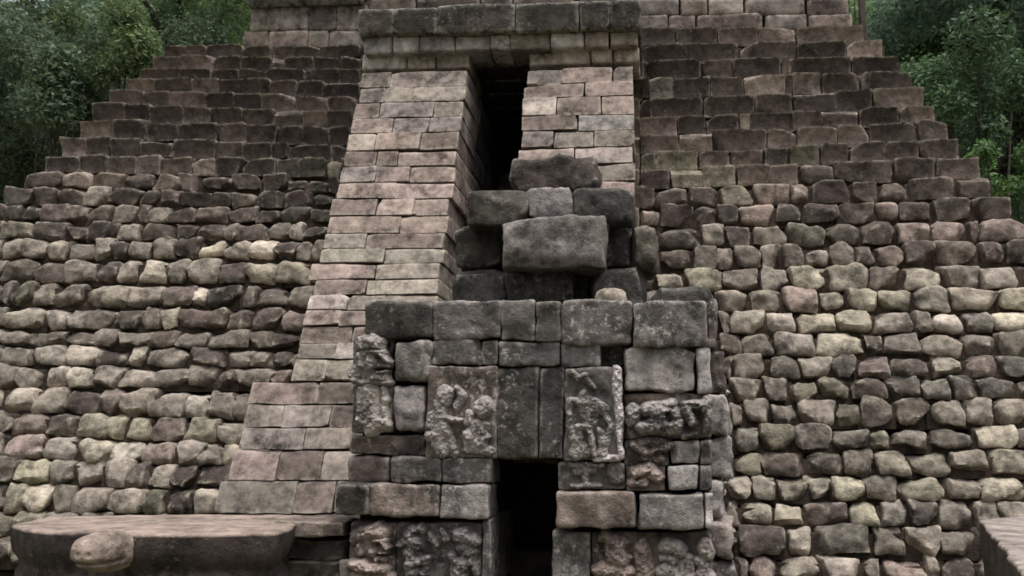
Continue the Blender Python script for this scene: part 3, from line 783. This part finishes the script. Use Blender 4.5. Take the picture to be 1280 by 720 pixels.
ZS = 1.0
outl = [on_z(x, y, ZS)[:2] for x, y in [(14, 656), (40, 649), (62, 645), (150, 644), (260, 643), (350, 643.5), (380, 645.5), (378, 650), (366, 655), (364, 660), (345, 666), (225, 667.5), (165, 668), (150, 664), (110, 664), (90, 666), (60, 665), (28, 661)]]
alt = empty('turtle_altar', (-2.8, 6.7, 0), 'large flat topped stone altar with a turtle head jutting from its near edge', 'altar')
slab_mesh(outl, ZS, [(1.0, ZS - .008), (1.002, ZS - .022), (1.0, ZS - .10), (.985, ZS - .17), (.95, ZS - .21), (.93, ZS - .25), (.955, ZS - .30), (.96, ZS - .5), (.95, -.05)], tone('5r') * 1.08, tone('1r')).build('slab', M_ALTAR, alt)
# head of the turtle
def head_warp(V, Q, H):
    W = V.copy()
    fwd = -Q[:, 1]                        # 1 at the snout
    f = np.clip((fwd + .2) / 1.2, 0, 1)
    W[:, 2] -= .42 * H[2] * f ** 2 * np.clip(Q[:, 2], 0, 1)       # top slopes to the snout
    W[:, 0] *= 1 - .16 * f
    W[:, 0] -= .10 * f * H[0]
    zz = Q[:, 2]
    g = np.exp(-((zz + .52) / .11) ** 2) * f                                      # mouth
    W[:, 1] += g * .05; W[:, 0] *= 1 - g * .12
    low = np.clip(-(zz + .62) / .38, 0, 1) * f
    W[:, 1] += low * .06
    for ex, ez in ((-.28, -.05), (.22, -.05)):                                     # nostrils
        d = np.exp(-(((Q[:, 0] - ex) / .09) ** 2 + ((zz - ez) / .12) ** 2)) * (fwd > .3)
        W[:, 1] += d * .018
    for ex in (-.62, .62):                                                         # eyes
        d = np.exp(-(((Q[:, 0] - ex) / .14) ** 2 + ((zz - .35) / .16) ** 2 + ((fwd - .45) / .25) ** 2))
        W[:, 2] += d * .012
    return W
mb = MB()
a, b = on_y(84, 667, 5.75), on_y(143, 717, 5.75)
stone(mb, a[0], b[0], 5.70, 6.14, b[2], a[2], tone('5r') * 1.1, n=2.9, amp=.011, freq=9, seg=(48, 30, 40), warp=head_warp)
mb.build('turtle_head', M_ALTAR, alt, smooth=True)

outl = [on_z(x, y, ZS)[:2] for x, y in [(1222, 649), (1245, 646.5), (1300, 645), (1400, 646), (1470, 660), (1480, 690), (1440, 725), (1290, 742), (1278, 715), (1254, 684), (1240, 668)]]
cx = sum(p[0] for p in outl) / len(outl); cy = sum(p[1] for p in outl) / len(outl)
alt2 = empty('slab_altar', (cx, cy, 0), 'reddish flat stone altar cut off by the lower right corner of the photo', 'altar')
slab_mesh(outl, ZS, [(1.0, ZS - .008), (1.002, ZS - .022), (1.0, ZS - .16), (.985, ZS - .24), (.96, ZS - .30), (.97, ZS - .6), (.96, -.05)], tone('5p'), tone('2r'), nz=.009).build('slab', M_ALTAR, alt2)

# two dark posts at the end of the upper terrace wall
for (xa, xb, lab) in ((1066, 1071, 'thin dark post touching the right end of the upper terrace wall'), (1073, 1084, 'thick blackish post behind the right end of the upper terrace wall')):
    mb = MB(); Yp = 12.7 if xb < 1072 else 12.75
    a, b = on_y(xa, -25, Yp), on_y(xb, 40, Yp)
    stone(mb, a[0], b[0], Yp, Yp + (b[0] - a[0]), b[2] - .3, a[2], np.array([.03, .03, .03]), n=5, amp=.006, freq=4, seg=(6, 6, 16))
    tag(mb.build('wooden_post', M_BARK, loc=((a[0] + b[0]) / 2, Yp, b[2] - .3)), lab, 'post', 'posts on the upper terrace')

# ------------------------------------------------------------------ ground, hill
mb = MB()
n = 60; g = np.linspace(-1, 1, n); g = np.sign(g) * np.abs(g) ** 2 * 150
gx, gy = np.meshgrid(g, g + 10)
V = np.stack([gx.ravel(), gy.ravel(), np.zeros(n * n)], 1)
quads = [[j * n + i, j * n + i + 1, (j + 1) * n + i + 1, (j + 1) * n + i] for j in range(n - 1) for i in range(n - 1)]
mb.add(V, quads, (1, 1, 1))
tag(mb.build('ground', ground_mat('grass_and_dirt', (.075, .085, .035), (.13, .115, .075), (.20, .19, .11))), kind='structure')
mb = MB()
gx, gy = np.meshgrid(np.linspace(-70, 70, 50), np.linspace(0, 1, 30))
hz = 25 * (gy ** .6) * 1.0 + fbm(np.stack([gx.ravel() * .1, gy.ravel() * 3, 0 * gx.ravel()], 1), 2).reshape(gx.shape) * gy
V = np.stack([gx.ravel(), (26 + gy * 40).ravel(), (hz - .05).ravel()], 1)
n = 50
mb.add(V, [[j * n + i, j * n + i + 1, (j + 1) * n + i + 1, (j + 1) * n + i] for j in range(29) for i in range(49)], (1, 1, 1))
tag(mb.build('hill', ground_mat('forest_floor', (.03, .04, .018), (.05, .045, .025), (.06, .075, .03))), kind='structure')

# ------------------------------------------------------------------ trees
def tube(mb, pts, rad, k=8, col=(1, 1, 1)):
    pts = np.array(pts, float); V = []; Fc = []
    for i, p in enumerate(pts):
        d = pts[min(i + 1, len(pts) - 1)] - pts[max(i - 1, 0)]; d /= np.linalg.norm(d) + 1e-9
        u = np.cross(d, [0.31, .95, .05]); u /= np.linalg.norm(u); w = np.cross(d, u)
        for j in range(k):
            a = 2 * math.pi * j / k
            V.append(p + rad[i] * (1 + .12 * math.sin(3 * a + i)) * (u * math.cos(a) + w * math.sin(a)))
    for i in range(len(pts) - 1):
        for j in range(k):
            Fc.append([i * k + j, i * k + (j + 1) % k, (i + 1) * k + (j + 1) % k, (i + 1) * k + j])
    mb.add(np.array(V), Fc, col)


def leaves(mb, centres, radii, count, size, base, var=.35, flat=.75):
    """count leaf faces in clumps round the given centres"""
    C = np.array(centres); R = np.array(radii)
    p = R ** 2 / (R ** 2).sum()
    idx = RNG.choice(len(C), count, p=p)
    d = RNG.normal(size=(count, 3)); d /= np.linalg.norm(d, axis=1)[:, None]
    r = RNG.random(count) ** .42
    pos = C[idx] + d * (R[idx] * r)[:, None] * np.array([1, 1, flat])
    nrm = d * .6 + RNG.normal(size=(count, 3)) * .55 + np.array([0, 0, .55]); nrm /= np.linalg.norm(nrm, axis=1)[:, None]
    u = np.cross(nrm, RNG.normal(size=(count, 3))); u /= np.linalg.norm(u, axis=1)[:, None] + 1e-9
    w = np.cross(nrm, u)
    s = size * RNG.uniform(.55, 1.25, count)[:, None]
    quad = np.stack([pos - u * s, pos - w * s * .42 + nrm * s * .08, pos + u * s, pos + w * s * .42 + nrm * s * .08], 1).reshape(-1, 3)
    Fc = (np.arange(count)[:, None] * 4 + np.arange(4)).tolist()
    hue = RNG.uniform(1 - var, 1 + var, count)[:, None]; yel = RNG.uniform(.85, 1.15, count)[:, None]
    clump = RNG.uniform(.75, 1.3, len(C))[idx][:, None]
    col = np.array(base)[None, :] * hue * clump * np.concatenate([yel, np.ones_like(yel), 1 / yel], 1)
    mb.v.append(quad); mb.f.extend([[i + mb.n for i in q] for q in Fc])
    mb.c.append(np.repeat(np.c_[col, np.ones(count)], 4, 0)); mb.n += count * 4


def tree(px, Y, base_z, z0, z1, rad, nleaf, lsize, col, label, nclump=26, trunk_r=.2, seed=0, group='trees behind the pyramid', name='tree'):
    rs = random.Random(seed * 31 + 5)
    X = (px - 800) * Y / F
    t = empty(name, (X, Y, base_z), label, 'tree', group)
    mb = MB()
    top = np.array([X + rs.uniform(-.4, .4), Y, (z0 + 2 * z1) / 3])
    pts = [np.array([X, Y, base_z - .3]) * (1 - q) + top * q + np.array([rs.uniform(-.12, .12), rs.uniform(-.1, .1), 0]) * (1 if 0 < q < 1 else 0) for q in np.linspace(0, 1, 8)]
    tube(mb, pts, np.linspace(trunk_r, trunk_r * .35, 8), 9)
    cs, rr = [], []
    zm, hz = (z0 + z1) / 2, (z1 - z0) / 2
    for i in range(nclump):
        while True:
            d = np.array([rs.uniform(-1, 1), rs.uniform(-1, 1), rs.uniform(-1, 1)])
            if .25 < np.linalg.norm(d) < 1: break
        d[2] = d[2]
        c = np.array([X, Y, zm]) + d * np.array([rad, rad, hz])
        cs.append(c); rr.append(rs.uniform(.22, .42) * rad)
        if i % 3 == 0:
            q = max(.25, min(.95, (c[2] - base_z - .5) / (top[2] - base_z + .01) - .12))
            st = np.array([X, Y, base_z]) * (1 - q) + top * q
            mid = (st + c) / 2 + np.array([0, 0, .2])
            tube(mb, [st, mid, c], [trunk_r * .4, trunk_r * .25, trunk_r * .1], 6)
    mb.build('trunk', M_BARK, t)
    lb = MB(); leaves(lb, cs, rr, nleaf, lsize, col); lb.build('crown', M_LEAF, t, smooth=False)
    return t


DG, MG, YG, BG = (.10, .145, .082), (.13, .20, .088), (.17, .28, .08), (.105, .165, .108)
tree(30, 17, 0, 4.4, 9.2, 2.4, 42000, .06, DG, 'dark green tree at the far left edge, its crown reaching down to the lower courses', seed=1)
tree(120, 20, 0, 6.0, 11.5, 2.3, 36000, .065, DG, 'deep green leafy tree between the left edge tree and the bare trunk', seed=2)
tree(188, 21, 0, 8.4, 13.5, 2.0, 22000, .06, MG, 'tree with a dark straight trunk showing above the left courses', seed=3, trunk_r=.24)
tree(248, 23, 0, 7.0, 12.5, 1.8, 38000, .06, YG, 'bright yellow green tree just left of the upper terrace wall', seed=4)
tree(70, 25, 0, 7.5, 14, 3.0, 32000, .075, BG, 'tall bluish dark tree standing furthest back on the left', seed=5)
tree(1130, 19, 0, 5.8, 11.0, 2.0, 42000, .06, MG, 'mid green tree close behind the right end of the upper terrace', seed=6)
tree(1225, 17, 0, 4.8, 10.0, 2.0, 42000, .06, BG, 'bluish green bushy tree right of the pyramid corner', seed=7)
tree(1330, 18, 0, 4.5, 10.5, 2.2, 24000, .07, DG, 'dark tree at the right edge of the photo', seed=8)
tree(1180, 24, 0, 7.5, 14, 3.0, 32000, .075, DG, 'tall dark tree rising behind the other trees on the right', seed=9)


def shrub(px, py, Y, rad, nleaf, lsize, col, label, seed):
    rs = random.Random(seed)
    c = on_y(px, py, Y)
    s = empty('shrub', (c[0], Y, 0), label, 'shrub', 'shrubs beside the pyramid')
    mb = MB(); cs, rr = [], []
    for i in range(9):
        e = c + np.array([rs.uniform(-1, 1), rs.uniform(-.8, .8), rs.uniform(-.9, .9)]) * rad
        cs.append(e); rr.append(rad * rs.uniform(.35, .6))
        tube(mb, [(c[0] + rs.uniform(-.1, .1), Y, -.1), (c[0] + (e[0] - c[0]) * .4, Y, e[2] * .6), e], [.035, .025, .01], 6)
    mb.build('stems', M_BARK, s)
    lb = MB(); leaves(lb, cs, rr, nleaf, lsize, col, flat=1.0); lb.build('foliage', M_LEAF, s, smooth=False)


shrub(1262, 225, 13.2, .45, 2200, .05, (.09, .17, .05), 'small bright green shrub beside the right end of the middle courses', 3)
shrub(1215, 130, 14.5, .9, 7000, .055, (.075, .13, .06), 'leafy green shrub with light sprays beside the right hand courses', 4)
shrub(145, 78, 15.5, .75, 5000, .055, (.09, .13, .05), 'yellowish green shrub at the left ends of the upper courses', 5)
shrub(60, 150, 15.0, .9, 6000, .06, DG, 'dark shrub below the yellowish one beside the left courses', 6)

# the wood covering the slope behind
lb = MB(); cs, rr = [], []
rs = random.Random(5)
for i in range(700):
    x, q = rs.uniform(-36, 30), rs.uniform(0, 1) ** 1.2
    y = 27 + q * 30; hz = 25 * q ** .6
    cs.append((x, y, hz + rs.uniform(1, 8))); rr.append(rs.uniform(1.3, 2.4))
leaves(lb, cs, rr, 130000, .2, (.075, .11, .06))
tag(lb.build('forest', M_LEAF, smooth=False), 'dense dark green woodland on the slope behind the pyramid', 'woodland', kind='stuff')

# tufts of grass and weeds on the ground around the base
mb = MB()
cnt = 5000
gxs, gys = RNG.uniform(-9, 6, cnt), RNG.uniform(6.5, 9.3, cnt)
keep = ~((gxs > -4.2) & (gxs < .6) & (gys > 5.5)); gxs, gys = gxs[keep], gys[keep]; k = len(gxs)
h = RNG.uniform(.04, .13, k); a = RNG.uniform(0, 6.28, k); ln = RNG.normal(size=(k, 2)) * .04
b0 = np.stack([gxs - .008 * np.cos(a), gys - .008 * np.sin(a), np.zeros(k)], 1); b1 = np.stack([gxs + .008 * np.cos(a), gys + .008 * np.sin(a), np.zeros(k)], 1)
tp = np.stack([gxs + ln[:, 0], gys + ln[:, 1], h], 1)
mb.v.append(np.stack([b0, b1, tp], 1).reshape(-1, 3)); mb.f.extend((np.arange(k)[:, None] * 3 + np.arange(3)).tolist())
c = np.array([.10, .12, .04]) * RNG.uniform(.6, 1.5, k)[:, None]; mb.c.append(np.repeat(np.c_[c, np.ones(k)], 3, 0)); mb.n = k * 3
tag(mb.build('grass', M_LEAF, smooth=False), 'short yellowish grass at the foot of the pyramid', 'grass', kind='stuff')

# ------------------------------------------------------------------ light: an overcast day
w = bpy.data.worlds.new('World'); scene.world = w; w.use_nodes = True
t = w.node_tree; t.nodes.clear()
out = t.nodes.new('ShaderNodeOutputWorld'); bg = t.nodes.new('ShaderNodeBackground'); sky = t.nodes.new('ShaderNodeTexSky')
sky.sky_type = 'NISHITA'; sky.sun_disc = False
EL, AZ = math.radians(74), math.radians(140)      # azimuth clockwise from +Y: from the front right
sky.sun_elevation = EL; sky.sun_rotation = AZ
sky.air_density = 1.0; sky.dust_density = 3.0
hs = t.nodes.new('ShaderNodeHueSaturation'); hs.inputs['Saturation'].default_value = .06
t.links.new(sky.outputs[0], hs.inputs['Color'])
tc = t.nodes.new('ShaderNodeTexCoord'); sx = t.nodes.new('ShaderNodeSeparateXYZ'); t.links.new(tc.outputs['Generated'], sx.inputs[0])
grad = ramp(t, sx.outputs[2], -.05, .95, .32, 1.35)      # overcast: brightest overhead
vm = t.nodes.new('ShaderNodeVectorMath'); vm.operation = 'SCALE'
t.links.new(hs.outputs[0], vm.inputs[0]); t.links.new(grad, vm.inputs['Scale'])
t.links.new(vm.outputs[0], bg.inputs[0])
bg.inputs[1].default_value = .15
t.links.new(bg.outputs[0], out.inputs[0])
sd = bpy.data.lights.new('sun', 'SUN'); so = bpy.data.objects.new('sun', sd); COL.objects.link(so)
sd.energy = 1.5; sd.angle = math.radians(25); sd.color = (1, .93, .84)
dv = Vector((math.sin(AZ) * math.cos(EL), math.cos(AZ) * math.cos(EL), math.sin(EL)))
so.rotation_euler = dv.to_track_quat('Z', 'Y').to_euler()
scene.view_settings.view_transform = 'Standard'
scene.view_settings.look = 'None'
scene.view_settings.gamma = 1
scene.view_settings.exposure = 0.62
scene.cycles.use_denoising = True
scene.cycles.max_bounces = 6
scene.cycles.filter_width = 1.7
for o in list(bpy.data.objects):
    if '_o' in o: del o['_o']
